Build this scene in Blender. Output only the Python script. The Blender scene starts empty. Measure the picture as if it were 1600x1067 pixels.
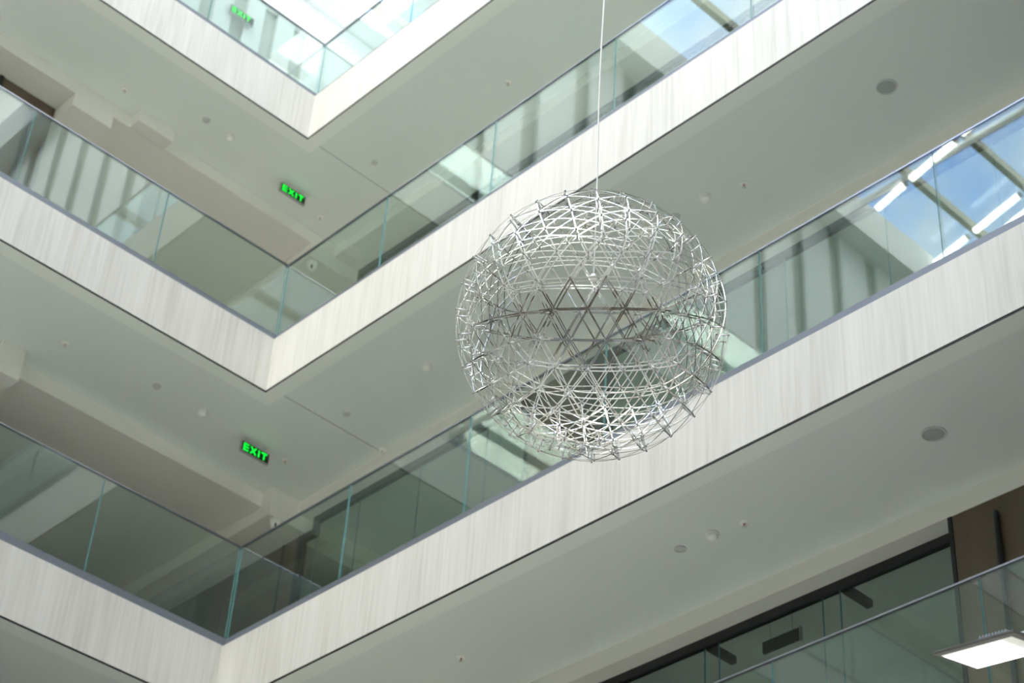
import bpy, bmesh, math, random
from mathutils import Vector, Matrix

sc = bpy.context.scene
COL = sc.collection
random.seed(4)

# ------------------------------------------------------------------ camera
cam_d = bpy.data.cameras.new('camera')
cam = bpy.data.objects.new('camera', cam_d)
COL.objects.link(cam)
CAM = Vector((15.93, -10.271, -5.258))
YAW, PITCH, ROLL = 0.84395, 2.23656, 0.06999
F_PX = 3017.14
R3 = (Matrix.Rotation(YAW, 3, 'Z') @ Matrix.Rotation(PITCH, 3, 'X') @ Matrix.Rotation(ROLL, 3, 'Z'))
M4 = R3.to_4x4()
M4.translation = CAM
cam.matrix_world = M4
cam_d.sensor_width = 36.0
cam_d.lens = F_PX * 36.0 / 1600.0
cam_d.clip_start = 0.1
cam_d.clip_end = 500
cam_d.dof.use_dof = True
cam_d.dof.focus_distance = 11.3
cam_d.dof.aperture_fstop = 2.8
sc.camera = cam

# ------------------------------------------------------------------ world: blue sky with white cloud
W = bpy.data.worlds.new('sky')
sc.world = W
W.use_nodes = True
nt = W.node_tree
nt.nodes.clear()
out = nt.nodes.new('ShaderNodeOutputWorld')
bg = nt.nodes.new('ShaderNodeBackground')
tc = nt.nodes.new('ShaderNodeTexCoord')
nz = nt.nodes.new('ShaderNodeTexNoise')
nz.inputs['Scale'].default_value = 6.0
nz.inputs['Detail'].default_value = 6
nz.inputs['Roughness'].default_value = 0.55
cr = nt.nodes.new('ShaderNodeValToRGB')
cr.color_ramp.elements[0].position = 0.36
cr.color_ramp.elements[0].color = (0.20, 0.45, 0.98, 1)
cr.color_ramp.elements[1].position = 0.58
cr.color_ramp.elements[1].color = (1.0, 0.98, 0.93, 1)
nt.links.new(tc.outputs['Generated'], nz.inputs['Vector'])
dt = nt.nodes.new('ShaderNodeVectorMath'); dt.operation = 'DOT_PRODUCT'
dt.inputs[1].default_value = (-0.40, -0.62, 0.67)
nt.links.new(tc.outputs['Generated'], dt.inputs[0])
mr = nt.nodes.new('ShaderNodeMapRange')
mr.inputs['From Min'].default_value = 0.72; mr.inputs['From Max'].default_value = 0.97
mr.inputs['To Min'].default_value = 0.06; mr.inputs['To Max'].default_value = -0.07
nt.links.new(dt.outputs['Value'], mr.inputs['Value'])
ad = nt.nodes.new('ShaderNodeMath'); ad.operation = 'ADD'
nt.links.new(nz.outputs['Fac'], ad.inputs[0]); nt.links.new(mr.outputs['Result'], ad.inputs[1])
nt.links.new(ad.outputs[0], cr.inputs['Fac'])
nt.links.new(cr.outputs['Color'], bg.inputs['Color'])
bg.inputs['Strength'].default_value = 3.4
nt.links.new(bg.outputs['Background'], out.inputs['Surface'])

sc.view_settings.view_transform = 'Standard'
sc.view_settings.look = 'None'
sc.view_settings.gamma = 1
sc.view_settings.use_curve_mapping = False
sc.view_settings.exposure = 0.62
# hazy sun high over the near side of the building
sun_d = bpy.data.lights.new('sun', 'SUN')
sun_d.energy = 5.0
sun_d.angle = math.radians(45)
sun_d.color = (1.0, 0.90, 0.76)
sun = bpy.data.objects.new('sun', sun_d)
COL.objects.link(sun)
sun.rotation_euler = Vector((-0.27, 0.64, -0.68)).to_track_quat('-Z', 'Y').to_euler()
cy = sc.cycles
cy.max_bounces = 12
cy.diffuse_bounces = 7
cy.glossy_bounces = 5
cy.transparent_max_bounces = 24
cy.caustics_reflective = False
cy.caustics_refractive = False
cy.sample_clamp_indirect = 8

# ------------------------------------------------------------------ materials
def mat(name, col, rough=0.6, metal=0.0, spec=0.5, emis=None, estr=0.0):
    m = bpy.data.materials.new(name)
    m.use_nodes = True
    b = m.node_tree.nodes['Principled BSDF']
    b.inputs['Base Color'].default_value = (*col, 1)
    b.inputs['Roughness'].default_value = rough
    b.inputs['Metallic'].default_value = metal
    b.inputs['Specular IOR Level'].default_value = spec
    if emis:
        b.inputs['Emission Color'].default_value = (*emis, 1)
        b.inputs['Emission Strength'].default_value = estr
    return m

def noisy(name, c0, c1, scale=(1, 1, 1), nscale=4.0, detail=3, rough=0.7, p0=0.3, p1=0.7, metal=0.0, bump=0.0):
    m = mat(name, c0, rough, metal)
    t = m.node_tree
    b = t.nodes['Principled BSDF']
    co = t.nodes.new('ShaderNodeTexCoord')
    mp = t.nodes.new('ShaderNodeMapping')
    mp.inputs['Scale'].default_value = scale
    n = t.nodes.new('ShaderNodeTexNoise')
    n.inputs['Scale'].default_value = nscale
    n.inputs['Detail'].default_value = detail
    r = t.nodes.new('ShaderNodeValToRGB')
    r.color_ramp.elements[0].position = p0
    r.color_ramp.elements[0].color = (*c0, 1)
    r.color_ramp.elements[1].position = p1
    r.color_ramp.elements[1].color = (*c1, 1)
    t.links.new(co.outputs['Object'], mp.inputs['Vector'])
    t.links.new(mp.outputs['Vector'], n.inputs['Vector'])
    t.links.new(n.outputs['Fac'], r.inputs['Fac'])
    t.links.new(r.outputs['Color'], b.inputs['Base Color'])
    if bump:
        bp = t.nodes.new('ShaderNodeBump')
        bp.inputs['Strength'].default_value = bump
        t.links.new(n.outputs['Fac'], bp.inputs['Height'])
        t.links.new(bp.outputs['Normal'], b.inputs['Normal'])
    return m

def glass(name, tint, f0=0.04, rough=0.0, boost=1.0):
    """thin pane face: clear tinted transmission with a mirror reflection growing at grazing angles"""
    m = bpy.data.materials.new(name)
    m.use_nodes = True
    t = m.node_tree
    t.nodes.clear()
    o = t.nodes.new('ShaderNodeOutputMaterial')
    mx = t.nodes.new('ShaderNodeMixShader')
    tr = t.nodes.new('ShaderNodeBsdfTransparent')
    tr.inputs['Color'].default_value = (*tint, 1)
    gl = t.nodes.new('ShaderNodeBsdfGlossy')
    gl.inputs['Roughness'].default_value = rough
    gl.inputs['Color'].default_value = (0.93, 1.0, 0.98, 1)
    g = t.nodes.new('ShaderNodeNewGeometry')
    d = t.nodes.new('ShaderNodeVectorMath'); d.operation = 'DOT_PRODUCT'
    t.links.new(g.outputs['Incoming'], d.inputs[0])
    t.links.new(g.outputs['Normal'], d.inputs[1])
    def mth(op, a, b=None):
        n = t.nodes.new('ShaderNodeMath'); n.operation = op
        for i, v in enumerate((a, b)):
            if v is None: continue
            if isinstance(v, (int, float)): n.inputs[i].default_value = v
            else: t.links.new(v, n.inputs[i])
        return n.outputs[0]
    c = mth('ABSOLUTE', d.outputs['Value'])
    s = mth('POWER', mth('SUBTRACT', 1.0, c), 5.0)
    fac = mth('ADD', mth('MULTIPLY', s, (1 - f0) * boost), f0)
    t.links.new(fac, mx.inputs['Fac'])
    t.links.new(tr.outputs[0], mx.inputs[1])
    t.links.new(gl.outputs[0], mx.inputs[2])
    t.links.new(mx.outputs[0], o.inputs['Surface'])
    return m

# streaked stone-like cladding of the fascias
def streak_mat():
    m = mat('streaked_cladding', (0.8, 0.8, 0.78), 0.55)
    t = m.node_tree
    b = t.nodes['Principled BSDF']
    co = t.nodes.new('ShaderNodeTexCoord')
    def layer(sc3, ns, det, dist=0.0):
        mp = t.nodes.new('ShaderNodeMapping')
        mp.inputs['Scale'].default_value = sc3
        n = t.nodes.new('ShaderNodeTexNoise')
        n.inputs['Scale'].default_value = ns
        n.inputs['Detail'].default_value = det
        n.inputs['Distortion'].default_value = dist
        t.links.new(co.outputs['Object'], mp.inputs['Vector'])
        t.links.new(mp.outputs['Vector'], n.inputs['Vector'])
        return n.outputs['Fac']
    a = layer((1, 1, 0.035), 24.0, 4, 0.15)
    c = layer((1, 1, 0.10), 3.0, 3, 0.3)
    mx = t.nodes.new('ShaderNodeMath'); mx.operation = 'MULTIPLY_ADD'
    mx.inputs[1].default_value = 0.55
    t.links.new(a, mx.inputs[0])
    m2 = t.nodes.new('ShaderNodeMath'); m2.operation = 'MULTIPLY'
    m2.inputs[1].default_value = 0.45
    t.links.new(c, m2.inputs[0])
    t.links.new(m2.outputs[0], mx.inputs[2])
    r = t.nodes.new('ShaderNodeValToRGB')
    e = r.color_ramp.elements
    e[0].position = 0.36; e[0].color = (0.435, 0.427, 0.398, 1)
    e[1].position = 0.62; e[1].color = (0.545, 0.538, 0.514, 1)
    k = e.new(0.48); k.color = (0.497, 0.491, 0.464, 1)
    t.links.new(mx.outputs[0], r.inputs['Fac'])
    t.links.new(r.outputs['Color'], b.inputs['Base Color'])
    return m

CLAD = streak_mat()
BLACK = mat('black_reveal', (0.012, 0.012, 0.012), 0.5)
BAND = noisy('border_paint', (0.80, 0.83, 0.77), (0.82, 0.85, 0.79), nscale=0.8, rough=0.8)
CEIL = noisy('painted_ceiling', (0.735, 0.765, 0.725), (0.755, 0.785, 0.745), nscale=0.8, rough=0.85)
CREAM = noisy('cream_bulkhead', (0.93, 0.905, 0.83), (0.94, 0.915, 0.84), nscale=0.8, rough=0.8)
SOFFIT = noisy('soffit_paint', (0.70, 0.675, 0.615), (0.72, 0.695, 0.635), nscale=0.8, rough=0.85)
FLOORM = noisy('pale_floor_tile', (0.84, 0.84, 0.80), (0.88, 0.88, 0.84), nscale=2.0, rough=0.5)
DARKFLOOR = noisy('grey_floor', (0.60, 0.59, 0.56), (0.66, 0.65, 0.62), nscale=2.0, rough=0.5)
ADDED_DARK = noisy('added_dark_floor', (0.20, 0.20, 0.20), (0.26, 0.26, 0.26), nscale=3.0, rough=0.9)  # added dark floor tone that cuts bounced light and darkens reflections
WALLM = noisy('wall_paint', (0.78, 0.76, 0.70), (0.82, 0.80, 0.74), nscale=0.6, rough=0.8)
WHITEM = noisy('white_panel', (0.84, 0.86, 0.86), (0.88, 0.90, 0.90), nscale=0.7, rough=0.6)
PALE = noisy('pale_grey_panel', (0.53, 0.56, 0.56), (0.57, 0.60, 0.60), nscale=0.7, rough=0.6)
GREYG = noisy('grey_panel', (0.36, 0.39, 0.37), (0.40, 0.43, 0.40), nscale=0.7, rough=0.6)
DARKSTRIP = noisy('grey_green_strip', (0.30, 0.32, 0.29), (0.36, 0.38, 0.34), nscale=2, rough=0.6)
BROWN = noisy('brown_panel', (0.115, 0.085, 0.055), (0.15, 0.11, 0.075), scale=(1, 1, 0.2), nscale=3, rough=0.35)
FRAME = mat('black_frame', (0.016, 0.018, 0.02), 0.4)
SHOE = mat('grey_base_channel', (0.135, 0.15, 0.18), 0.42, 0.3)
CAP = mat('rail_cap', (0.26, 0.265, 0.30), 0.28, 0.9)
RAILG = glass('green_tinted_glass', (0.885, 0.945, 0.925), 0.075, boost=1.1)
EDGE = mat('glass_edge', (0.15, 0.33, 0.345), 0.15)
ROOMG = glass('room_glass', (0.80, 0.84, 0.82), 0.035)
ROOFG = glass('roof_glass', (0.94, 0.965, 0.98), 0.03)
BEAMM = mat('olive_steel_beam', (0.36, 0.34, 0.27), 0.5)
WBAR = mat('white_steel_bar', (0.9, 0.9, 0.9), 0.5)
CHROME = mat('polished_steel', (0.80, 0.79, 0.76), 0.09, 1.0)
PEG = mat('peg_steel', (0.95, 0.95, 0.95), 0.3, 0.8)
PEGCAP = mat('peg_cap', (0.42, 0.41, 0.39), 0.3, 0.8)
CABLE = mat('white_cable', (0.92, 0.92, 0.92), 0.5)
PLASTIC = mat('white_plastic', (0.93, 0.92, 0.87), 0.4)
RING = mat('pale_ring', (0.62, 0.64, 0.60), 0.5)
GRILLE2 = mat('disc_face', (0.56, 0.58, 0.55), 0.7)
GRILLE = noisy('speaker_mesh', (0.34, 0.36, 0.34), (0.44, 0.46, 0.44), nscale=220, detail=1, rough=0.7)
RED = mat('red_bulb', (0.55, 0.03, 0.02), 0.25)
GREEN = mat('lit_green', (0.0, 0.5, 0.05), 0.5, emis=(0.0, 1.0, 0.045), estr=0.8)
SIGNB = mat('sign_black', (0.008, 0.012, 0.008), 0.35)
SIGNF = mat('sign_casing', (0.42, 0.42, 0.40), 0.4, 0.3)
LENSB = mat('lens_black', (0.01, 0.01, 0.01), 0.1)
LAMPB = mat('lamp_body', (0.15, 0.15, 0.14), 0.4, 0.3)
LAMPG = mat('lamp_heat_sink', (0.50, 0.55, 0.62), 0.35, 0.6)
LAMPE = mat('lamp_lens', (0.9, 0.9, 0.88), 0.3, emis=(1.0, 0.99, 0.94), estr=6.0)
LAMPR = mat('lamp_reflector', (0.60, 0.60, 0.55), 0.3, emis=(1.0, 0.98, 0.9), estr=0.25)
ARM = mat('grey_arm', (0.66, 0.70, 0.76), 0.35, 0.1)

# ------------------------------------------------------------------ mesh helpers
class MB:
    def __init__(s):
        s.bm = bmesh.new(); s.mats = []
    def mi(s, m):
        if m not in s.mats: s.mats.append(m)
        return s.mats.index(m)
    def box(s, lo, hi, m, bevel=0.0):
        lo = Vector(lo); hi = Vector(hi)
        for i in range(3):
            if lo[i] > hi[i]: lo[i], hi[i] = hi[i], lo[i]
        r = bmesh.ops.create_cube(s.bm, size=1.0)
        vs = r['verts']
        for v in vs:
            v.co = Vector(((v.co.x + .5) * (hi.x - lo.x) + lo.x, (v.co.y + .5) * (hi.y - lo.y) + lo.y, (v.co.z + .5) * (hi.z - lo.z) + lo.z))
        fs = set(f for v in vs for f in v.link_faces)
        k = s.mi(m)
        for f in fs: f.material_index = k
        if bevel:
            es = set(e for v in vs for e in v.link_edges)
            rb = bmesh.ops.bevel(s.bm, geom=list(es), offset=bevel, segments=2, affect='EDGES', profile=0.5)
            for f in rb['faces']: f.material_index = k
        return fs
    def cyl(s, p, q, r0, m, r1=None, seg=16, cap=True):
        p = Vector(p); q = Vector(q)
        if r1 is None: r1 = r0
        d = (q - p); L = d.length
        rot = d.to_track_quat('Z', 'Y').to_matrix().to_4x4()
        T = Matrix.Translation((p + q) / 2) @ rot
        r = bmesh.ops.create_cone(s.bm, cap_ends=cap, cap_tris=False, segments=seg, radius1=r0, radius2=r1, depth=L, matrix=T)
        k = s.mi(m)
        for f in set(f for v in r['verts'] for f in v.link_faces):
            f.material_index = k
            if len(f.verts) == 4: f.smooth = True
    def lathe(s, prof, c, m, seg=24):
        """profile [(r, z)] spun about the vertical through c"""
        k = s.mi(m); c = Vector(c); rings = []
        for r, z in prof:
            if r < 1e-5:
                rings.append([s.bm.verts.new(c + Vector((0, 0, z)))])
            else:
                rings.append([s.bm.verts.new(c + Vector((r * math.cos(2 * math.pi * i / seg), r * math.sin(2 * math.pi * i / seg), z))) for i in range(seg)])
        for a, b in zip(rings, rings[1:]):
            for i in range(seg):
                j = (i + 1) % seg
                if len(a) == 1: vs = [a[0], b[j], b[i]]
                elif len(b) == 1: vs = [a[i], a[j], b[0]]
                else: vs = [a[i], a[j], b[j], b[i]]
                f = s.bm.faces.new(vs); f.material_index = k; f.smooth = True
    def prism(s, pts, z0, z1, m):
        """plan polygon extruded from z0 to z1"""
        k = s.mi(m)
        lo = [s.bm.verts.new((x, y, z0)) for x, y in pts]
        hi = [s.bm.verts.new((x, y, z1)) for x, y in pts]
        fs = [s.bm.faces.new(lo[::-1]), s.bm.faces.new(hi)]
        n = len(pts)
        for i in range(n):
            j = (i + 1) % n
            fs.append(s.bm.faces.new((lo[i], lo[j], hi[j], hi[i])))
        for f in fs: f.material_index = k
        return fs
    def build(s, name, parent=None, kind=None, loc=None, smooth=False):
        if loc is not None:
            bmesh.ops.translate(s.bm, verts=s.bm.verts, vec=-Vector(loc))
        bmesh.ops.recalc_face_normals(s.bm, faces=s.bm.faces)
        me = bpy.data.meshes.new(name)
        s.bm.to_mesh(me); s.bm.free()
        for m in s.mats: me.materials.append(m)
        o = bpy.data.objects.new(name, me)
        COL.objects.link(o)
        if loc is not None: o.location = Vector(loc)
        if parent: o.parent = parent
        if kind: o['kind'] = kind
        return o

def empty(name, loc=(0, 0, 0), parent=None):
    o = bpy.data.objects.new(name, None)
    o.empty_display_size = 0.1
    COL.objects.link(o); o.location = loc
    if parent: o.parent = parent
    return o
def tag(o, label, cat, group=None):
    o['label'] = label; o['category'] = cat
    if group: o['group'] = group
    return o
def struct(mb, name, label=None, parent=None):
    o = mb.build(name, parent)
    if not parent:
        o['kind'] = 'structure'
        if label: o['label'] = label; 
    return o

# ------------------------------------------------------------------ levels of the atrium (metres; void corner at x=0, y=0)
ZB = {0: -0.03, 1: 4.157, 2: 8.421, 3: 12.641}          # underside of each gallery edge
HF = 0.809                                              # cladding height
ZR = {0: 2.129, 1: 6.310, 2: 10.520, 3: 14.592}         # top of each glass balustrade
LX, LY = 19.0, 19.0
FARX, FARY = -6.0, 7.0
ROOF = 20.0
GROUND = -6.9
LEVNAME = {0: 'lowest', 1: 'lower', 2: 'middle', 3: 'top'}
BW = 0.20        # flat border strip behind the cladding
UP = 0.05       # ceiling is set up behind the border strip

for k in range(4):
    zb = ZB[k]
    # cladding panels, two runs meeting at the corner
    mb = MB()
    mb.prism([(0, 0), (LX, 0), (LX, 0.06), (-0.06, 0.06)], zb + 0.022, zb + HF, CLAD)
    mb.prism([(0, 0), (-0.06, 0.06), (-0.06, -LY), (0, -LY)], zb + 0.022, zb + HF, CLAD)
    mb.prism([(-0.008, 0.008), (LX, 0.008), (LX, 0.05), (-0.05, 0.05)], zb + 0.002, zb + 0.022, BLACK)
    mb.prism([(-0.008, 0.008), (-0.05, 0.05), (-0.05, -LY), (-0.008, -LY)], zb + 0.002, zb + 0.022, BLACK)
    struct(mb, 'trim_%d' % (k + 1), 'streaked pale cladding band around the edge of the %s gallery' % LEVNAME[k])
    # slab: ceiling below, floor above
    mb = MB()
    mb.prism([(-0.012, 0.012), (LX, 0.012), (LX, BW), (-BW, BW)], zb, zb + 0.30, BAND)
    mb.prism([(-0.012, 0.012), (-BW, BW), (-BW, -LY), (-0.012, -LY)], zb, zb + 0.30, BAND)
    mb.box((-BW - 0.001, BW, zb + UP), (LX, FARY, zb + 0.30), CEIL)
    mb.box((FARX, -LY, zb + UP), (-BW, FARY, zb + 0.30), CEIL)
    cl = struct(mb, 'ceiling' if k == 3 else 'ceiling.%03d' % (3 - k), 'painted ceiling under the %s gallery' % LEVNAME[k])
    mb = MB()
    FM_ = FLOORM
    mb.box((0.01, 0.06, zb + 0.31), (LX, FARY, zb + HF - 0.004), FM_)
    mb.box((FARX, -LY, zb + 0.31), (-0.06, FARY, zb + HF - 0.004), ADDED_DARK if k == 0 else FLOORM)  # lowest left floor made dark to dim the ceiling over it
    if k < 2: mb.box((10.0, 0.07, zb + HF - 0.004), (LX, FARY, zb + HF), ADDED_DARK)  # dark overlay added to dim the ceilings at the right end
    if k == 1: mb.box((FARX, -LY, zb + HF - 0.004), (-2.6, 1.9, zb + HF), ADDED_DARK)  # dark overlay added so the deep left soffit gets less bounce
    struct(mb, 'floor' if k == 3 else 'floor.%03d' % (3 - k), 'pale tiled floor of the %s gallery' % LEVNAME[k])

# ceiling joint at the corner of the galleries
for k, xj, cov in ((1, 0.1, 1.78), (2, 0.05, 1.85), (3, -0.04, 1.70)):
    mb = MB()
    mb.box((xj, BW + 0.002, ZB[k] + UP - 0.003), (xj + 0.004, cov, ZB[k] + UP + 0.01), FRAME)
    struct(mb, 'trim_%d' % (40 + k), 'thin joint line across the ceiling under the %s gallery' % LEVNAME[k])

# ------------------------------------------------------------------ bulkheads (cream face, soffit below) along the back of the galleries
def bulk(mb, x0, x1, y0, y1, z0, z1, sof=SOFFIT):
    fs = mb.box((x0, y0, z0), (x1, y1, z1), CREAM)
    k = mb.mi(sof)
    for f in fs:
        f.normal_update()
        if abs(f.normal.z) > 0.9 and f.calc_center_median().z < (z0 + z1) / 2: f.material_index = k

# (front face y on the right run, back of soffit = line of the glazed partition, front face x on the left run)
RUN = {3: (1.70, 2.13, -1.45), 2: (1.85, 2.02, -1.83), 1: (1.78, 1.98, -1.80)}
for k in (1, 2, 3):
    yf, yp, xf = RUN[k]; zt = ZB[k] + UP + 0.02; zs = ZB[k] - 0.15
    mb = MB()
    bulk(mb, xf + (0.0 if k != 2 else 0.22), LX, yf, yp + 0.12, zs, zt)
    struct(mb, 'trim_%d' % (10 + k), 'cream bulkhead along the right run below the %s gallery' % LEVNAME[k])
    mb = MB()
    if k == 3:
        bulk(mb, FARX, xf, -LY, -2.70, zs, zt)
        bulk(mb, FARX, xf, -2.70, -2.10, zs - 0.21, zt)        # dropped beam
        bulk(mb, FARX, xf, -2.10, 1.29, zs, zt)
        bulk(mb, xf - 0.01, -1.25, -1.84, -1.28, zs, zt)       # small box standing proud
        bulk(mb, FARX, xf, 1.29, 2.25, zs - 0.23, zt)          # dropped corner box
        bulk(mb, FARX, xf - 0.002, 2.25, FARY, zs - 0.23, zt)
    elif k == 2:
        bulk(mb, FARX, xf, -LY, -2.70, zs, zt)
        bulk(mb, FARX, -1.57, -2.70, -2.38, zs - 0.24, zt)
        bulk(mb, FARX, xf, -2.38, 1.40, zs, zt)
        bulk(mb, FARX, -1.61, 1.40, 2.14, zs - 0.21, zt)
        bulk(mb, FARX, xf, 2.14, FARY, zs - 0.21, zt)
    else:
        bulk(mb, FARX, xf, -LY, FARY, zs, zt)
    struct(mb, 'trim_%d' % (20 + k), 'cream bulkhead with stepped boxes along the left run below the %s gallery' % LEVNAME[k])

# ------------------------------------------------------------------ walls closing the galleries and the void
mb = MB(); mb.box((FARX - 0.2, -LY, GROUND), (FARX, FARY, 8.3), BROWN); mb.box((FARX - 0.2, -LY, 8.3), (FARX, FARY, 13.4), WALLM); struct(mb, 'wall_left', 'back wall of the left galleries, brown below and beige above')  # unseen lower part made brown to keep the left lobbies dark
mb = MB(); mb.box((FARX, FARY, GROUND), (LX, FARY + 0.2, 13.4), WALLM); struct(mb, 'wall_right', 'beige wall at the back of the rooms on the right')
mb = MB(); mb.box((LX, -LY, GROUND), (LX + 0.2, FARY, ROOF), WALLM); [mb.box((LX - 0.03, -LY + i * 1.9, GROUND), (LX, -LY + i * 1.9 + 1.45, GROUND + 8.5), BROWN) for i in range(10)]; struct(mb, 'wall_near_right', 'pale wall closing the near right end of the atrium')  # brown panels added out of view as dark reflections for the steel strips
mb = MB(); mb.box((FARX, -LY - 0.2, GROUND), (LX, -LY, ROOF), WALLM); [mb.box((-0.4 + i * 1.9, -LY, GROUND), (-0.4 + i * 1.9 + 1.45, -LY + 0.03, GROUND + 8.5), BROWN) for i in range(10)]; struct(mb, 'wall_near_left', 'pale wall closing the near left end of the atrium')  # unseen brown panels added here too, for the sphere to mirror
mb = MB(); mb.box((FARX, -LY, GROUND - 0.2), (LX, FARY, GROUND), DARKFLOOR); mb.box((9.5, -LY, GROUND), (LX, -6.0, GROUND + 0.02), ADDED_DARK); struct(mb, 'floor.004', 'pale stone ground floor of the atrium with an added dark area')  # dark area added near the camera to darken the sphere's reflections
# solid podium below the lowest gallery
mb = MB()
mb.box((-0.4, 0.4, GROUND), (LX, 0.6, ZB[0]), WALLM); mb.box((-0.6, -LY, GROUND), (-0.4, 0.6, ZB[0]), WALLM)
struct(mb, 'wall_base', 'pale wall below the lowest gallery')

# ------------------------------------------------------------------ top storey: striped walls
def stripes(name, label, fixed, lo, hi, z0, z1, axis, edges, W_=None, D_=None):
    """white panels with grey-green recessed strips between them; edges = (start, end) of each dark strip"""
    mb = MB(); pos = lo; W_ = W_ or WHITEM; D_ = D_ or DARKSTRIP
    th = 0.12
    def seg(a, b, m, inset):
        if b - a < 1e-4: return
        if axis == 'y': mb.box((fixed - th - inset, a, z0), (fixed - inset, b, z1), m)
        else: mb.box((a, fixed + inset, z0), (b, fixed + th + inset, z1), m)
    for a, b in edges:
        seg(pos, a, W_, 0); seg(a, b, D_, 0.07); pos = b
    seg(pos, hi, W_, 0)
    return struct(mb, name, label)
XT = -3.27
edges = []
y = -3.0
while y < 7: edges.append((y, y + 0.26)); y += 0.60
edges = [(a + 0.30 - 0.0, b + 0.30 - 0.0) for a, b in edges if b + 0.3 < 2.0]
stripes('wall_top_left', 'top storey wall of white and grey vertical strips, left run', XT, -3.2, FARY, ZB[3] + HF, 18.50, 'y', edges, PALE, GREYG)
mb = MB(); mb.box((FARX, 2.9, 19.20), (LX, FARY, 19.45), WHITEM); mb.box((FARX, -LY, 19.20), (-2.9, 2.9, 19.45), WHITEM)
mb.box((-2.0, 0.25, 19.20), (LX, 2.0, 19.45), WHITEM); mb.box((-2.0, -LY, 19.20), (-0.25, 0.25, 19.45), WHITEM)  # slot added and sized to control sky light on the striped wall
struct(mb, 'ceiling.004', 'white ceiling with an added glazed slot over the top gallery')
mb = MB(); mb.box((XT - 0.2, -3.2, 18.50), (XT + 0.02, FARY, 19.15), WHITEM); struct(mb, 'trim_30', 'white beam above the striped wall of the top storey')
ed = []
y = -18.9
while y < -3.6:
    ed.append((y, y + 0.34)); y += 1.12
stripes('wall_top_left.001', 'top storey wall of white and grey vertical strips, near the left edge', -0.42, -LY, -3.2, ZB[3] + HF, 19.2, 'y', ed)
mb = MB(); mb.box((XT, -3.25, ZB[3] + HF), (-0.42, -3.2, 19.2), WHITEM); struct(mb, 'wall_top_return', 'short white return wall of the top storey')
ed = []
x = 5.3
while x < 21: ed.append((x, x + 0.34)); x += 1.0
stripes('wall_top_right', 'top storey wall of white and grey vertical strips, right run', 0.42, 5.0, LX, ZB[3] + HF, 19.2, 'x', ed)
mb = MB(); mb.box((XT, 3.3, ZB[3] + HF), (5.0, 3.4, 19.2), WHITEM); mb.box((4.95, 0.42, ZB[3] + HF), (5.0, 3.3, 19.2), WHITEM)
struct(mb, 'wall_top_back', 'white back wall of the top storey at the corner')

# ------------------------------------------------------------------ skylight
mb = MB()
mb.prism([(0, 0), (LX, 0), (LX, 0.25), (-0.25, 0.25)], 19.2, 20.05, WHITEM)
mb.prism([(0, 0), (-0.25, 0.25), (-0.25, -LY), (0, -LY)], 19.2, 20.05, WHITEM)
struct(mb, 'trim_31', 'white edge beam around the skylight opening')
sk = empty('window_30'); sk['kind'] = 'structure'; sk['label'] = 'glazed roof over the atrium with steel beams'
mb = MB()
mb.box((FARX, -LY, 20.20), (LX, FARY, 20.22), ROOFG)
mb.build('pane', sk)
x = 1.05 - 1.4 * 5
while x < LX:
    mb = MB(); mb.box((x - 0.06, -LY, 20.0), (x + 0.06, FARY, 20.19), BEAMM); mb.build('roof_beam', sk)
    x += 1.4
for yb in (-16.1, -15.5, -12.4, -8.3, -4.2, 2.0):
    mb = MB(); mb.box((FARX, yb - 0.07, 19.93), (LX, yb + 0.07, 19.995), WBAR); mb.build('cross_bar', sk)

# linear luminaires slung below the roof beams (seen mirrored in the balustrade glass)
LINE = mat('linear_lamp', (1, 1, 1), 0.4, emis=(1.0, 0.99, 0.97), estr=11.0)
for yy, segs in ((-12.70, ((0.14, 0.98), (1.10, 2.36), (2.50, 3.9))), (-14.70, ((-0.6, 0.98), (1.12, 2.38), (2.52, 4.6))), (-15.13, ((-0.3, 0.95), (1.15, 2.3)))):
    for a, b in segs:
        o = empty('linear_lamp', (a, yy + 0.235 * a, 19.9)); o.rotation_euler.z = math.atan(0.235)
        mb = MB(); mb.cyl((0.03, 0, 0), (b - a - 0.03, 0, 0), 0.055, LINE, seg=14); mb.build('tube', o)
        for xx in (0.0, b - a):
            mb = MB(); mb.cyl((xx - 0.02, 0, 0), (xx + 0.02, 0, 0), 0.06, WBAR, seg=14); mb.cyl((xx, 0, 0.05), (xx, 0, 0.10), 0.01, WBAR, seg=8); mb.build('end_cap', o)
        tag(o, 'white linear lamp under the glass roof, seen mirrored in the balustrades', 'lamp', 'linear lamps under the roof')

# ------------------------------------------------------------------ glazed partitions and doors on the right run
def partition(n, k, x0, x1, ztop, joints, label, zj=None):
    """black headed glass wall of the floor k, standing at the back of its gallery"""
    zf = ZB[k] + HF; yp = RUN[k + 1][1]
    w = empty('window_%d' % n, (x0, yp, zf)); w['kind'] = 'structure'; w['label'] = label
    def rel(mb, nm): return mb.build(nm, w) if False else _rel(mb, nm, w, (x0, yp, zf))
    mb = MB()
    mb.box((x0, yp, ztop - 0.09), (x1, yp + 0.07, ztop), FRAME)
    mb.box((x0, yp, zf if zj is None else zj), (x0 + 0.07, yp + 0.07, ztop - 0.09), FRAME)
    mb.box((x0 + 0.07, yp, zf), (x1, yp + 0.07, zf + 0.08), FRAME)
    rel(mb, 'window_frame')
    js = [x0 + 0.07] + [j for j in joints if x0 + .1 < j < x1 - .1] + [x1]
    for a, b in zip(js, js[1:]):
        mb = MB()
        fs = mb.box((a + 0.004, yp + 0.03, zf + 0.08), (b - 0.004, yp + 0.042, ztop - 0.09), ROOMG)
        ke = mb.mi(EDGE)
        for f in fs:
            f.normal_update()
            if abs(f.normal.x) > 0.9: f.material_index = ke
        rel(mb, 'pane')
    return w
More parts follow.
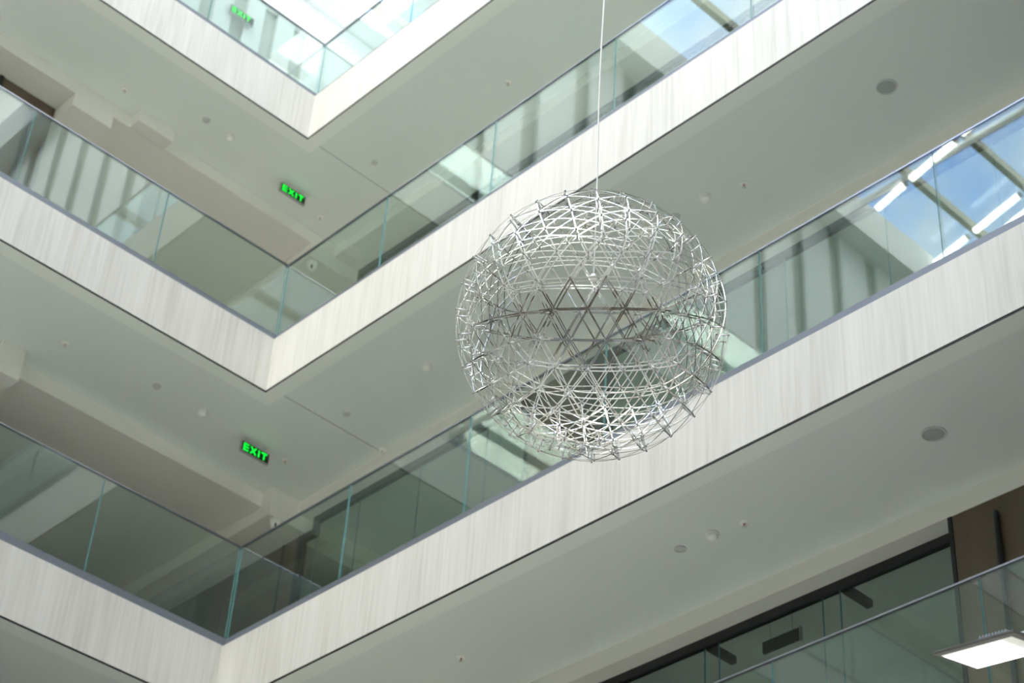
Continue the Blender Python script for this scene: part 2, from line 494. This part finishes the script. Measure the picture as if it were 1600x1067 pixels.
def _rel(mb, name, parent, base):
    bmesh.ops.translate(mb.bm, verts=mb.bm.verts, vec=-Vector(base))
    return mb.build(name, parent)

def door_run(n, x0, x1, y, z0, z1, leaf, label, handles=True):
    d = empty('door_%d' % n, (x0, y, z0)); d['kind'] = 'structure'; d['label'] = label
    mb = MB(); mb.box((x0 - 0.04, y - 0.01, z0), (x0, y + 0.06, z1), FRAME); mb.box((x1, y - 0.01, z0), (x1 + 0.04, y + 0.06, z1), FRAME)
    _rel(mb, 'door_frame', d, (x0, y, z0))
    a = x0
    while a < x1 - 0.05:
        b = min(a + leaf, x1)
        mb = MB(); mb.box((a + 0.003, y, z0), (b - 0.003, y + 0.05, z1), BROWN)
        p = _rel(mb, 'door_leaf', d, (x0, y, z0))
        a = b
    return d

# floor 0 (below the lower gallery): glass between brown door panels
zc = ZB[1] - 0.15
partition(1, 0, 3.84, 8.14, zc, (5.18, 5.36, 6.60, 6.80), 'black headed glass wall seen at the bottom of the photo')
d = door_run(1, 8.19, 12.2, 1.79, ZB[0] + HF, zc, 1.9, 'brown panelled doors with tall black pull at the bottom right')
mb = MB()
mb.cyl((8.64, 1.755, 1.2), (8.64, 1.755, 3.84), 0.026, FRAME, seg=12)
for zz in (1.4, 3.6): mb.cyl((8.64, 1.755, zz), (8.64, 1.80, zz), 0.012, FRAME, seg=8)
mb.lathe([(0.026, 0), (0.018, 0.02), (0, 0.026)], (8.64, 1.755, 3.84), FRAME, 12)
_rel(mb, 'door_handle', d, (8.19, 1.79, ZB[0] + HF))
door_run(2, 2.6, 3.80, 1.985, ZB[0] + HF, zc, 1.2, 'brown door panel at the bottom edge beside the glass wall')
mb = MB(); mb.box((-1.7, 1.985, ZB[0] + HF), (2.55, 2.04, zc), WALLM); struct(mb, 'wall_lowest', 'beige wall section of the lowest floor')
for n, xb in ((0, 5.20), (1, 6.83)):
    mb = MB(); mb.box((xb - 0.035, 2.055, zc - 0.10), (xb + 0.035, 2.42, zc - 0.02), FRAME, 0.006)
    o = mb.build('door_closer_arm' , loc=(xb, 2.055, zc - 0.06)); o['kind'] = 'structure'; o['label'] = 'black bracket reaching inward from the head of the glass wall'
    o.name = 'trim_%d' % (50 + n)
# floor 1 (middle gallery above)
zc = ZB[2] - 0.15
partition(2, 1, -1.50, 2.48, zc, (-0.6, 0.55, 1.75), 'black framed glass wall behind the lower gallery near the corner', zj=ZB[2] - 0.44)
door_run(3, 2.52, 3.44, 2.0, ZB[1] + HF, zc, 0.92, 'olive brown door panel behind the lower gallery')
mb = MB(); mb.box((3.48, 1.99, ZB[1] + HF), (3.74, 2.05, zc), FRAME); struct(mb, 'trim_33', 'black upright between door and glass wall')
partition(3, 1, 3.74, 12.0, zc, (5.0, 6.3, 7.6, 8.9, 10.2), 'black framed glass wall behind the lower gallery towards the right')
# brown panels left of the black jamb, under the dropped corner box
d = door_run(4, -5.9, -1.74, 2.0, ZB[1] + HF, ZB[2] - 0.36, 1.30, 'dark brown panels in the corner under the dropped box of the lower gallery')
mb = MB(); mb.box((-2.07, 1.985, ZB[1] + HF), (-2.03, 1.999, ZB[2] - 0.365), FRAME); _rel(mb, 'joint_strip', d, (-5.9, 2.0, ZB[1] + HF))
mb = MB(); mb.box((-1.72, 1.99, ZB[2] - 0.46), (-1.43, 2.06, ZB[2] - 0.365), FRAME); mb.box((-1.72, 1.99, ZB[1] + HF), (-1.63, 2.06, ZB[2] - 0.46), FRAME); mb.box((-1.63, 2.04, ZB[1] + HF), (-1.43, 2.05, ZB[2] - 0.46), ROOMG)
struct(mb, 'trim_34', 'black frame stepping around the dropped corner box')
# floor 2
zc = ZB[3] - 0.15
partition(4, 2, -1.42, 12.0, zc, (-0.2, 1.0, 2.2, 3.4, 4.6, 5.8, 7.0, 8.2), 'black framed glass wall behind the middle gallery')
# doors at upper left
d = empty('door_5', (-1.90, -2.72, ZB[2] + HF)); d['kind'] = 'structure'; d['label'] = 'brown door panels under the ceiling at the upper left edge'
for a, b in ((-3.50, -3.06), (-3.05, -2.72), (-4.6, -3.56)):
    mb = MB(); mb.box((-1.95, a, ZB[2] + HF), (-1.90, b, zc - 0.002), BROWN); _rel(mb, 'door_leaf', d, (-1.90, -2.72, ZB[2] + HF))
mb = MB(); mb.box((-1.955, -3.56, ZB[2] + HF), (-1.885, -3.50, zc - 0.002), FRAME); mb.box((-1.95, -3.06, ZB[2] + HF), (-1.91, -3.05, zc - 0.002), FRAME)
_rel(mb, 'door_frame', d, (-1.90, -2.72, ZB[2] + HF))
mb = MB(); mb.cyl((-1.87, -3.02, 10.4), (-1.87, -3.02, 12.30), 0.02, FRAME, seg=12); mb.cyl((-1.87, -3.02, 10.6), (-1.90, -3.02, 10.6), 0.01, FRAME, seg=8); mb.cyl((-1.87, -3.02, 12.1), (-1.90, -3.02, 12.1), 0.01, FRAME, seg=8)
_rel(mb, 'door_handle', d, (-1.90, -2.72, ZB[2] + HF))
mb = MB(); mb.box((-2.0, -LY, ZB[2] + HF), (-1.90, -4.62, zc - 0.002), WALLM); mb.box((-2.0, -LY, ZB[1] + HF), (-1.90, -2.9, ZB[2] - 0.152), WALLM)
struct(mb, 'wall_lobby', 'beige wall beside the lift doors on the left run')

# ------------------------------------------------------------------ glass balustrades
DG = 0.076
def railing(k, side):
    zf = ZB[k] + HF; zt = ZR[k]
    base = (0, DG, zf) if side == 'R' else (-DG, 0, zf)
    r = empty('glass_railing', base)
    t = 0.02
    def B(mb, nm): return _rel(mb, nm, r, base)
    def bx(mb, a, b, o0, o1, z0, z1, m):
        if side == 'R': return mb.box((a, DG + o0, z0), (b, DG + o1, z1), m)
        return mb.box((-DG - o1, a, z0), (-DG - o0, b, z1), m)
    lo, hi = (-DG - t - 0.03, LX) if side == 'R' else (-LY, DG - 0.013)
    mb = MB(); bx(mb, lo, hi, -0.012, t + 0.03, zf - 0.004, zf + 0.135, SHOE); B(mb, 'base_channel')
    mb = MB(); bx(mb, lo, hi, -0.006, t + 0.006, zt - 0.017, zt, CAP); B(mb, 'top_rail')
    if side == 'R':
        js = [-DG - 0.004]; x = 1.84
        while x < LX: js.append(x); x += 1.905
        js.append(LX)
    else:
        js = [DG - 0.010]; y = -1.79
        while y > -LY: js.append(y); y -= 1.91
        js.append(-LY); js = js[::-1]
    for a, b in zip(js, js[1:]):
        mb = MB(); fs = bx(mb, a + 0.004, b - 0.004, 0, t, zf + 0.135, zt - 0.017, RAILG)
        ke = mb.mi(EDGE)
        for f in fs:
            f.normal_update()
            ax = abs(f.normal.x) if side == 'R' else abs(f.normal.y)
            if ax > 0.9 or abs(f.normal.z) > 0.9: f.material_index = ke
        B(mb, 'glass_panel')
    lab = {('R', 0): 'glass railing with grey top rail at the bottom right corner',
           ('R', 1): 'glass railing behind the wire sphere, on the lower gallery, right run',
           ('R', 2): 'glass railing of the middle gallery, rising from the centre to the upper right',
           ('R', 3): 'glass railing of the top gallery, right of its corner, washed out by light',
           ('L', 0): 'glass railing of the lowest gallery, left run',
           ('L', 1): 'glass railing of the lower gallery, left run, at the bottom left',
           ('L', 2): 'glass railing of the middle gallery, left run, below the exit sign',
           ('L', 3): 'glass railing of the top gallery, left run, in front of striped wall'}[(side, k)]
    tag(r, lab, 'railing', 'glass balustrades around the atrium')
for k in range(4):
    railing(k, 'R')
    if k > 0: railing(k, 'L')

# ------------------------------------------------------------------ ceiling fittings
def zc_(k): return ZB[k] + UP
def lift(k, x, y):
    f = 1 + UP / (ZB[k] - CAM.z)
    return CAM.x + (x - CAM.x) * f, CAM.y + (y - CAM.y) * f
def smoke(k, x, y, label):
    z = zc_(k); x, y = lift(k, x, y); o = empty('smoke_detector', (x, y, z))
    mb = MB(); mb.lathe([(0.0, 0), (0.062, 0), (0.062, -0.018), (0.05, -0.022)], (0, 0, 0), PLASTIC); mb.build('base_plate', o)
    mb = MB(); mb.lathe([(0.044, -0.016), (0.056, -0.026), (0.052, -0.045), (0.030, -0.062), (0.0, -0.066)], (0, 0, 0), PLASTIC)
    for i in range(8):
        a = i * math.pi / 4
        mb.box((0.047 * math.cos(a) - .004, 0.047 * math.sin(a) - .004, -0.032), (0.047 * math.cos(a) + .006, 0.047 * math.sin(a) + .006, -0.026), RING)
    mb.build('sensor_head', o)
    return tag(o, label, 'smoke detector', 'smoke detectors on the ceilings')
def sprinkler(k, x, y, label):
    z = zc_(k); x, y = lift(k, x, y); o = empty('sprinkler_head', (x, y, z))
    mb = MB(); mb.lathe([(0.0, 0), (0.045, 0), (0.040, -0.008), (0.022, -0.012), (0.0, -0.012)], (0, 0, 0), PLASTIC); mb.build('rosette', o)
    mb = MB(); mb.cyl((0, 0, -0.01), (0, 0, -0.035), 0.007, RED, seg=10); mb.build('bulb', o)
    mb = MB(); mb.cyl((0.012, 0, -0.01), (0.008, 0, -0.042), 0.003, RING, seg=6); mb.cyl((-0.012, 0, -0.01), (-0.008, 0, -0.042), 0.003, RING, seg=6)
    mb.lathe([(0.0, -0.040), (0.020, -0.042), (0.020, -0.045), (0, -0.045)], (0, 0, 0), RING, 12); mb.build('deflector', o)
    return tag(o, label, 'sprinkler', 'sprinkler heads on the ceilings')
def speaker(k, x, y, r, label):
    z = zc_(k); x, y = lift(k, x, y); o = empty('ceiling_speaker', (x, y, z))
    mb = MB(); mb.lathe([(r * 0.84, -0.002), (r * 0.86, -0.012), (r * 0.97, -0.010), (r, 0.0), (r * 0.84, -0.0)], (0, 0, 0), RING, 32); mb.build('rim', o)
    mb = MB(); mb.lathe([(r * 0.85, -0.003), (r * 0.6, -0.007), (0, -0.009)], (0, 0, 0), GRILLE if r > 0.08 else GRILLE2, 32); mb.build('grille', o)
    return tag(o, label, 'speaker', 'round speakers in the ceilings')

smoke(3, -0.735, -0.745, 'white smoke detector on the top left ceiling, beside a flush disc')
smoke(2, -0.895, -0.265, 'white smoke detector on the middle ceiling, up left of the lower exit sign')
smoke(2, 1.845, 0.952, 'white smoke detector on the ceiling left of the wire sphere')
smoke(2, 6.162, 0.957, 'white smoke detector on the ceiling above right of the wire sphere')
smoke(1, 6.32, 0.825, 'white smoke detector on the lower right ceiling, beside a flush disc')
sprinkler(3, -1.059, -2.226, 'small sprinkler at the upper left, near the stepped box')
sprinkler(3, -1.085, 1.115, 'small sprinkler right below the upper exit sign')
sprinkler(3, 2.717, 1.106, 'small red-tipped sprinkler on the top ceiling, left of the hanging cable')
sprinkler(2, -1.027, -2.181, 'red-tipped sprinkler at the left edge, above the dropped box')
sprinkler(2, -0.948, 1.072, 'red-tipped sprinkler right of the lower exit sign')
sprinkler(2, 6.581, 1.077, 'sprinkler right of the smoke detector above the wire sphere')
sprinkler(1, 2.931, 0.908, 'red-tipped sprinkler at the bottom centre ceiling')
sprinkler(1, 6.649, 0.877, 'red-tipped sprinkler on the lower right ceiling beside a smoke detector')
sprinkler(2, 0.15, 1.74, 'tiny sprinkler at the corner end of the ceiling joint, right of the lower exit sign')
speaker(3, -0.726, -1.148, 0.056, 'small flush disc with pale rim on the upper left ceiling')
speaker(3, 0.316, 0.911, 0.050, 'small flush disc on the top ceiling, right of the upper exit sign')
speaker(2, -0.903, -0.951, 0.056, 'small flush disc on the ceiling left of the middle smoke detector')
speaker(2, 0.394, 0.951, 0.050, 'small flush disc on the ceiling between the lower exit sign and the sphere')
speaker(2, 5.726, 0.975, 0.058, 'small flush disc at the upper right rim of the sphere')
speaker(1, 5.933, 0.829, 0.058, 'small flush disc with pale rim on the lower right ceiling')
speaker(2, 8.487, 0.958, 0.108, 'large round speaker grille on the upper right ceiling')
speaker(1, 8.687, 0.876, 0.108, 'large round speaker grille with pale rim on the lower right ceiling')

# dome cameras in the corners
def dome_camera(x, y, z, label):
    o = empty('security_camera', (x, y, z))
    mb = MB(); mb.lathe([(0, 0), (0.075, 0), (0.075, -0.05), (0.068, -0.06), (0, -0.06)], (0, 0, 0), PLASTIC, 28); mb.build('housing', o)
    mb = MB(); mb.lathe([(0.060, -0.058), (0.060, -0.10), (0.045, -0.125), (0.0, -0.135)], (0, 0, 0), PLASTIC, 28); mb.build('shroud', o)
    mb = MB(); d = Vector((0.62, -0.40, -0.68)).normalized()
    for w, zz in ((0.0, -0.075), (0.0, -0.108)):
        p = Vector((0.035, -0.022, zz)); mb.cyl(p, p + d * 0.036, 0.014, LENSB, seg=14)
    mb.build('lens', o)
    return tag(o, label, 'camera', 'security cameras in the corners')
dome_camera(-1.56, 1.42, ZB[3] - 0.38, 'white security camera seen through glass in the corner of the middle gallery')
dome_camera(-1.66, 1.55, ZB[2] - 0.36, 'white security camera under the dropped box, just above the rail corner')

# downlights in the lift lobbies behind the left galleries
LAMPW = mat('warm_lamp', (1, 0.9, 0.75), 0.4, emis=(1.0, 0.84, 0.66), estr=30.0)
for k, zz in ((3, ZB[3] - 0.15),):
    for yy in (-0.9, 0.9):
        o = empty('downlight', (-4.0, yy, zz))
        mb = MB(); mb.lathe([(0.11, -0.001), (0.11, -0.006), (0, -0.006)], (0, 0, 0), LAMPW, 20); mb.build('lamp_disc', o)
        mb = MB(); mb.lathe([(0.11, 0), (0.11, -0.01), (0.13, -0.008), (0.135, 0), (0.11, 0)], (0, 0, 0), RING, 20); mb.build('rim', o)
        tag(o, 'warm round downlight in the soffit deep behind the %s left gallery' % ('middle' if k == 3 else 'lower'), 'downlight', 'downlights behind the %s left gallery' % ('middle' if k == 3 else 'lower'))

# ------------------------------------------------------------------ exit signs
def glyph(mb, ch, y0, z0, w, h, s, place, m):
    def bar(p, q, th):
        (ay, az), (by, bz) = p, q
        d = Vector((by - ay, bz - az)); L = d.length; d /= L; n = Vector((-d.y, d.x)) * th / 2
        pts = [(ay + n.x, az + n.y), (ay - n.x, az - n.y), (by - n.x, bz - n.y), (by + n.x, bz + n.y)]
        k = mb.mi(m)
        vs0 = [mb.bm.verts.new(place(y, z, 0.0)) for y, z in pts]; vs1 = [mb.bm.verts.new(place(y, z, 0.003)) for y, z in pts]
        fs = [mb.bm.faces.new(vs0[::-1]), mb.bm.faces.new(vs1)]
        for i in range(4):
            j = (i + 1) % 4; fs.append(mb.bm.faces.new((vs0[i], vs0[j], vs1[j], vs1[i])))
        for f in fs: f.material_index = k
    t = s
    if ch == 'E':
        t = s * 0.85
        bar((y0 + t / 2, z0), (y0 + t / 2, z0 + h), t * 1.15)
        for zz in (z0 + t / 2, z0 + h / 2, z0 + h - t / 2): bar((y0, zz), (y0 + w, zz), t)
    elif ch == 'X':
        bar((y0 + t * .45, z0), (y0 + w - t * .45, z0 + h), t); bar((y0 + t * .45, z0 + h), (y0 + w - t * .45, z0), t)
    elif ch == 'I':
        bar((y0 + w / 2, z0), (y0 + w / 2, z0 + h), t)
    elif ch == 'T':
        bar((y0 + w / 2, z0), (y0 + w / 2, z0 + h), t); bar((y0, z0 + h - t / 2), (y0 + w, z0 + h - t / 2), t)
def exit_sign(x, y, ztop, zceil, label, w=0.435, h=0.155, lit=True, wall=False):
    """face looks along +x, reading from low y to high y"""
    o = empty('exit_sign', (x, y, ztop))
    mb = MB(); mb.box((-0.035, 0, -h), (0.0, w, 0), SIGNF, 0.004); mb.build('casing', o)
    mb = MB(); mb.box((0.0, 0.010, -h + 0.012), (0.003, w - 0.010, -0.008), SIGNB); mb.build('face', o)
    mb = MB()
    pl = lambda yy, zz, d: Vector((0.003 + d, yy, zz))
    H = h * 0.66; z0 = -h + (h - H) / 2; s = H * 0.20
    x0 = 0.035
    for ch, ww in (('E', 0.078), ('X', 0.098), ('I', 0.03), ('T', 0.088)):
        glyph(mb, ch, x0, z0, ww, H, s, pl, GREEN); x0 += ww + 0.022
    mb.build('lettering', o)
    if not wall:
        for yy in (w * 0.18, w * 0.82):
            mb = MB(); mb.cyl((-0.018, yy, 0), (-0.018, yy, zceil - ztop), 0.003, SIGNF, seg=8); mb.build('hanger', o)
    return tag(o, label, 'exit sign', 'green exit signs')
exit_sign(-0.90, 0.275, ZB[3] - 0.02, zc_(3), 'green lit EXIT sign on the middle gallery, the upper of the two sharp ones')
exit_sign(-0.965, 0.405, ZB[2] - 0.03, zc_(2), 'green lit EXIT sign on the lower gallery, largest and lowest of the signs')
exit_sign(-3.20, 0.215, 17.93, 0, 'blurred green EXIT sign seen through the top gallery glass', w=0.47, h=0.17, wall=True)
# unlit sign inside the room at the bottom
o = empty('hanging_sign', (5.58, 2.385, 3.995))
mb = MB(); mb.box((0, 0, -0.125), (0.45, 0.03, 0), SIGNB, 0.003); mb.build('panel', o)
mb = MB(); mb.box((0.45, -0.005, -0.135), (0.462, 0.035, 0.01), SIGNF); mb.build('end_cap', o)
for xx in (0.09, 0.36):
    mb = MB(); mb.cyl((xx, 0.015, 0), (xx, 0.015, ZB[1] + UP - 3.995), 0.003, SIGNF, seg=6); mb.build('hanger', o)
tag(o, 'dark unlit hanging sign inside the room behind the bottom glass wall', 'sign')

# ------------------------------------------------------------------ wire sphere chandelier
def pix(u, v):
    return (R3 @ Vector(((u - 800) / F_PX, -(v - 533.5) / F_PX, -1))).normalized()
SC = CAM + pix(924.5, 508.5) * 11.3
RS = 0.795
RI = RS * 0.925
def geodesic(n):
    t = (1 + 5 ** .5) / 2
    V = [Vector(v).normalized() for v in ((-1, t, 0), (1, t, 0), (-1, -t, 0), (1, -t, 0), (0, -1, t), (0, 1, t), (0, -1, -t), (0, 1, -t), (t, 0, -1), (t, 0, 1), (-t, 0, -1), (-t, 0, 1))]
    F = [(0, 11, 5), (0, 5, 1), (0, 1, 7), (0, 7, 10), (0, 10, 11), (1, 5, 9), (5, 11, 4), (11, 10, 2), (10, 7, 6), (7, 1, 8), (3, 9, 4), (3, 4, 2), (3, 2, 6), (3, 6, 8), (3, 8, 9), (4, 9, 5), (2, 4, 11), (6, 2, 10), (8, 6, 7), (9, 8, 1)]
    pts = []; key = {}; E = set()
    def idx(p):
        q = tuple(round(c, 4) for c in p)
        if q not in key: key[q] = len(pts); pts.append(p)
        return key[q]
    def slerp3(a, b, c, i, j, k):
        return (a * i + b * j + c * k).normalized()
    for f in F:
        a, b, c = (V[i] for i in f); g = {}
        for i in range(n + 1):
            for j in range(n + 1 - i):
                g[(i, j)] = idx(slerp3(a, b, c, i, j, n - i - j))
        for (i, j), p in g.items():
            for q in ((i + 1, j), (i, j + 1), (i + 1, j - 1)):
                if q in g: E.add((min(p, g[q]), max(p, g[q])))
    return V, F, pts, sorted(E)
V, F, PTS, EDG = geodesic(5)
# orientation: one face of the icosahedron looks at the camera, a lattice line level in the view
fa = F[0]; fc = sum((V[i] for i in fa), Vector()).normalized()
ed0 = (V[fa[2]] - V[fa[1]]); ed0 = (ed0 - fc * ed0.dot(fc)).normalized()
A0 = Matrix((ed0, fc.cross(ed0), fc)).transposed()
view = (CAM - SC).normalized()
right = R3 @ Vector((1, 0, 0)); right = (right - view * right.dot(view)).normalized()
tgt = view
upv = view.cross(right)
# shift the face centre a little to the right of the middle
tgt = (view + right * 0.105 + upv * 0.045).normalized()
right2 = (right - tgt * right.dot(tgt)).normalized()
A1 = Matrix((right2, tgt.cross(right2), tgt)).transposed()
RO = A1 @ A0.inverted()
PTS = [RO @ p for p in PTS]
ch = empty('wire_sphere_chandelier', SC)
tag(ch, 'large openwork sphere of polished steel strips hanging on a white cable', 'chandelier')
def lattice(rad, name, w, th):
    mb = MB(); k = mb.mi(CHROME); bm = mb.bm
    N = 5
    for a, b in EDG:
        p, q = PTS[a], PTS[b]
        side = p.cross(q).normalized() * (w / 2)
        rings = []
        for i in range(N + 1):
            f = i / N
            d = (p * (1 - f) + q * f).normalized()
            rings.append([bm.verts.new(v) for v in (d * rad + side, d * rad - side, d * (rad - th) - side, d * (rad - th) + side)])
        for r0, r1 in zip(rings, rings[1:]):
            for i in range(4):
                j = (i + 1) % 4
                fc_ = bm.faces.new((r0[i], r0[j], r1[j], r1[i])); fc_.material_index = k
        for r0 in (rings[0], rings[-1]):
            fc_ = bm.faces.new(r0); fc_.material_index = k
    return mb.build(name, ch)
lattice(RS, 'outer_lattice', 0.0072, 0.0016)
lattice(RI, 'inner_lattice', 0.0072, 0.0016)
# pegs joining the two layers at each crossing; the 100 nearest the camera on their own, the rest as one part
def peg(mb, d):
    d = d.normalized()
    mb.cyl(d * (RI - 0.006), d * (RS + 0.004), 0.0052, PEG, seg=6)
    mb.cyl(d * (RS + 0.004), d * (RS + 0.009), 0.0065, PEGCAP, seg=6)
    mb.cyl(d * (RI - 0.012), d * (RI - 0.004), 0.0065, PEGCAP, seg=6)
order = sorted(range(len(PTS)), key=lambda i: -PTS[i].dot(view))
for i in order[:100]:
    mb = MB(); peg(mb, PTS[i]); mb.build('lamp_peg', ch)
mb = MB()
for i in order[100:]: peg(mb, PTS[i])
o = mb.build('far_lamp_pegs', ch); o['kind'] = 'stuff'
# suspension
mb = MB()
n = 60; ztop = 19.93 - SC.z; prev = None
for i in range(n + 1):
    zz = RI * 0.5 + (ztop - RI * 0.5) * i / n
    p = Vector((0.006 * math.sin(zz * 2.3) * min(1, i / 4), 0.006 * math.cos(zz * 1.7) * min(1, i / 4), zz))
    if prev is not None: mb.cyl(prev, p, 0.0052, CABLE, seg=8, cap=False)
    prev = p
mb.build('suspension_cable', ch)
mb = MB(); mb.cyl((0, 0, RI * 0.48), (0, 0, RI * 0.52), 0.02, PEG, seg=16)
for i in range(3):
    a = i * 2.094; mb.cyl((0, 0, RI * 0.5), (RI * 0.52 * math.cos(a), RI * 0.52 * math.sin(a), RI * 0.83), 0.0022, PEG, seg=6)
mb.build('cable_hub', ch)

# ------------------------------------------------------------------ floodlight on its post (lower right)
A = CAM + pix(1456, 1024.5) * 10.5
Bc = CAM + pix(1525.5, 1048) * 10.74
Cc = CAM + pix(1569, 993.5) * 10.20
ex = (Cc - A); Lx = ex.length * 1.12; ex.normalize()
ey = (A - Bc); Wy = ey.length; ey.normalize()
ey = (ey - ex * ey.dot(ex)).normalized()
ez = ex.cross(ey)
if ez.z < 0: ez = -ez; flip = True
fl = empty('floodlight', Bc)
FM = Matrix((ex, ey, ez)).transposed().to_4x4()
fl.matrix_world = Matrix.Translation(Bc) @ FM
# local frame: x along the length, y across, z up through the body
mb = MB(); mb.box((0, 0, 0.004), (Lx, Wy, 0.022), LAMPB, 0.004); mb.build('housing', fl)
mb = MB(); mb.box((0.030, 0.025, -0.001), (Lx - 0.045, Wy - 0.035, 0.005), LAMPR); mb.build('reflector', fl)
mb = MB(); mb.box((0.038, 0.032, -0.004), (Lx - 0.12, Wy - 0.045, 0.0), LAMPE, 0.001); mb.build('lens', fl)
for i in range(9):
    mb = MB(); mb.box((Lx * 0.55 + i * 0.021, Wy * 0.12, 0.022), (Lx * 0.55 + i * 0.021 + 0.008, Wy * 0.94, 0.045), LAMPG, 0.002); mb.build('cooling_fin', fl)
mb = MB(); mb.cyl((Lx * 0.86, Wy * 0.5, 0.035), (Lx * 1.88, Wy * 0.5, 0.10), 0.035, ARM, r1=0.03, seg=20); mb.build('arm', fl)
tag(fl, 'lit white floodlight head with cooling fins at the lower right edge', 'floodlight')
tip = fl.matrix_world @ Vector((Lx * 1.9, Wy * 0.5, 0.10))
po = empty('lamp_post', (tip.x + 0.055, tip.y, GROUND))
mb = MB(); mb.cyl((0, 0, 0), (0, 0, tip.z - GROUND + 0.08), 0.055, ARM, r1=0.04, seg=20); mb.build('pole', po)
mb = MB(); mb.cyl((0, 0, 0), (0, 0, 0.03), 0.16, ARM, seg=24); mb.build('base_plate', po)
tag(po, 'tall grey post that carries the floodlight, beyond the right edge', 'lamp post')
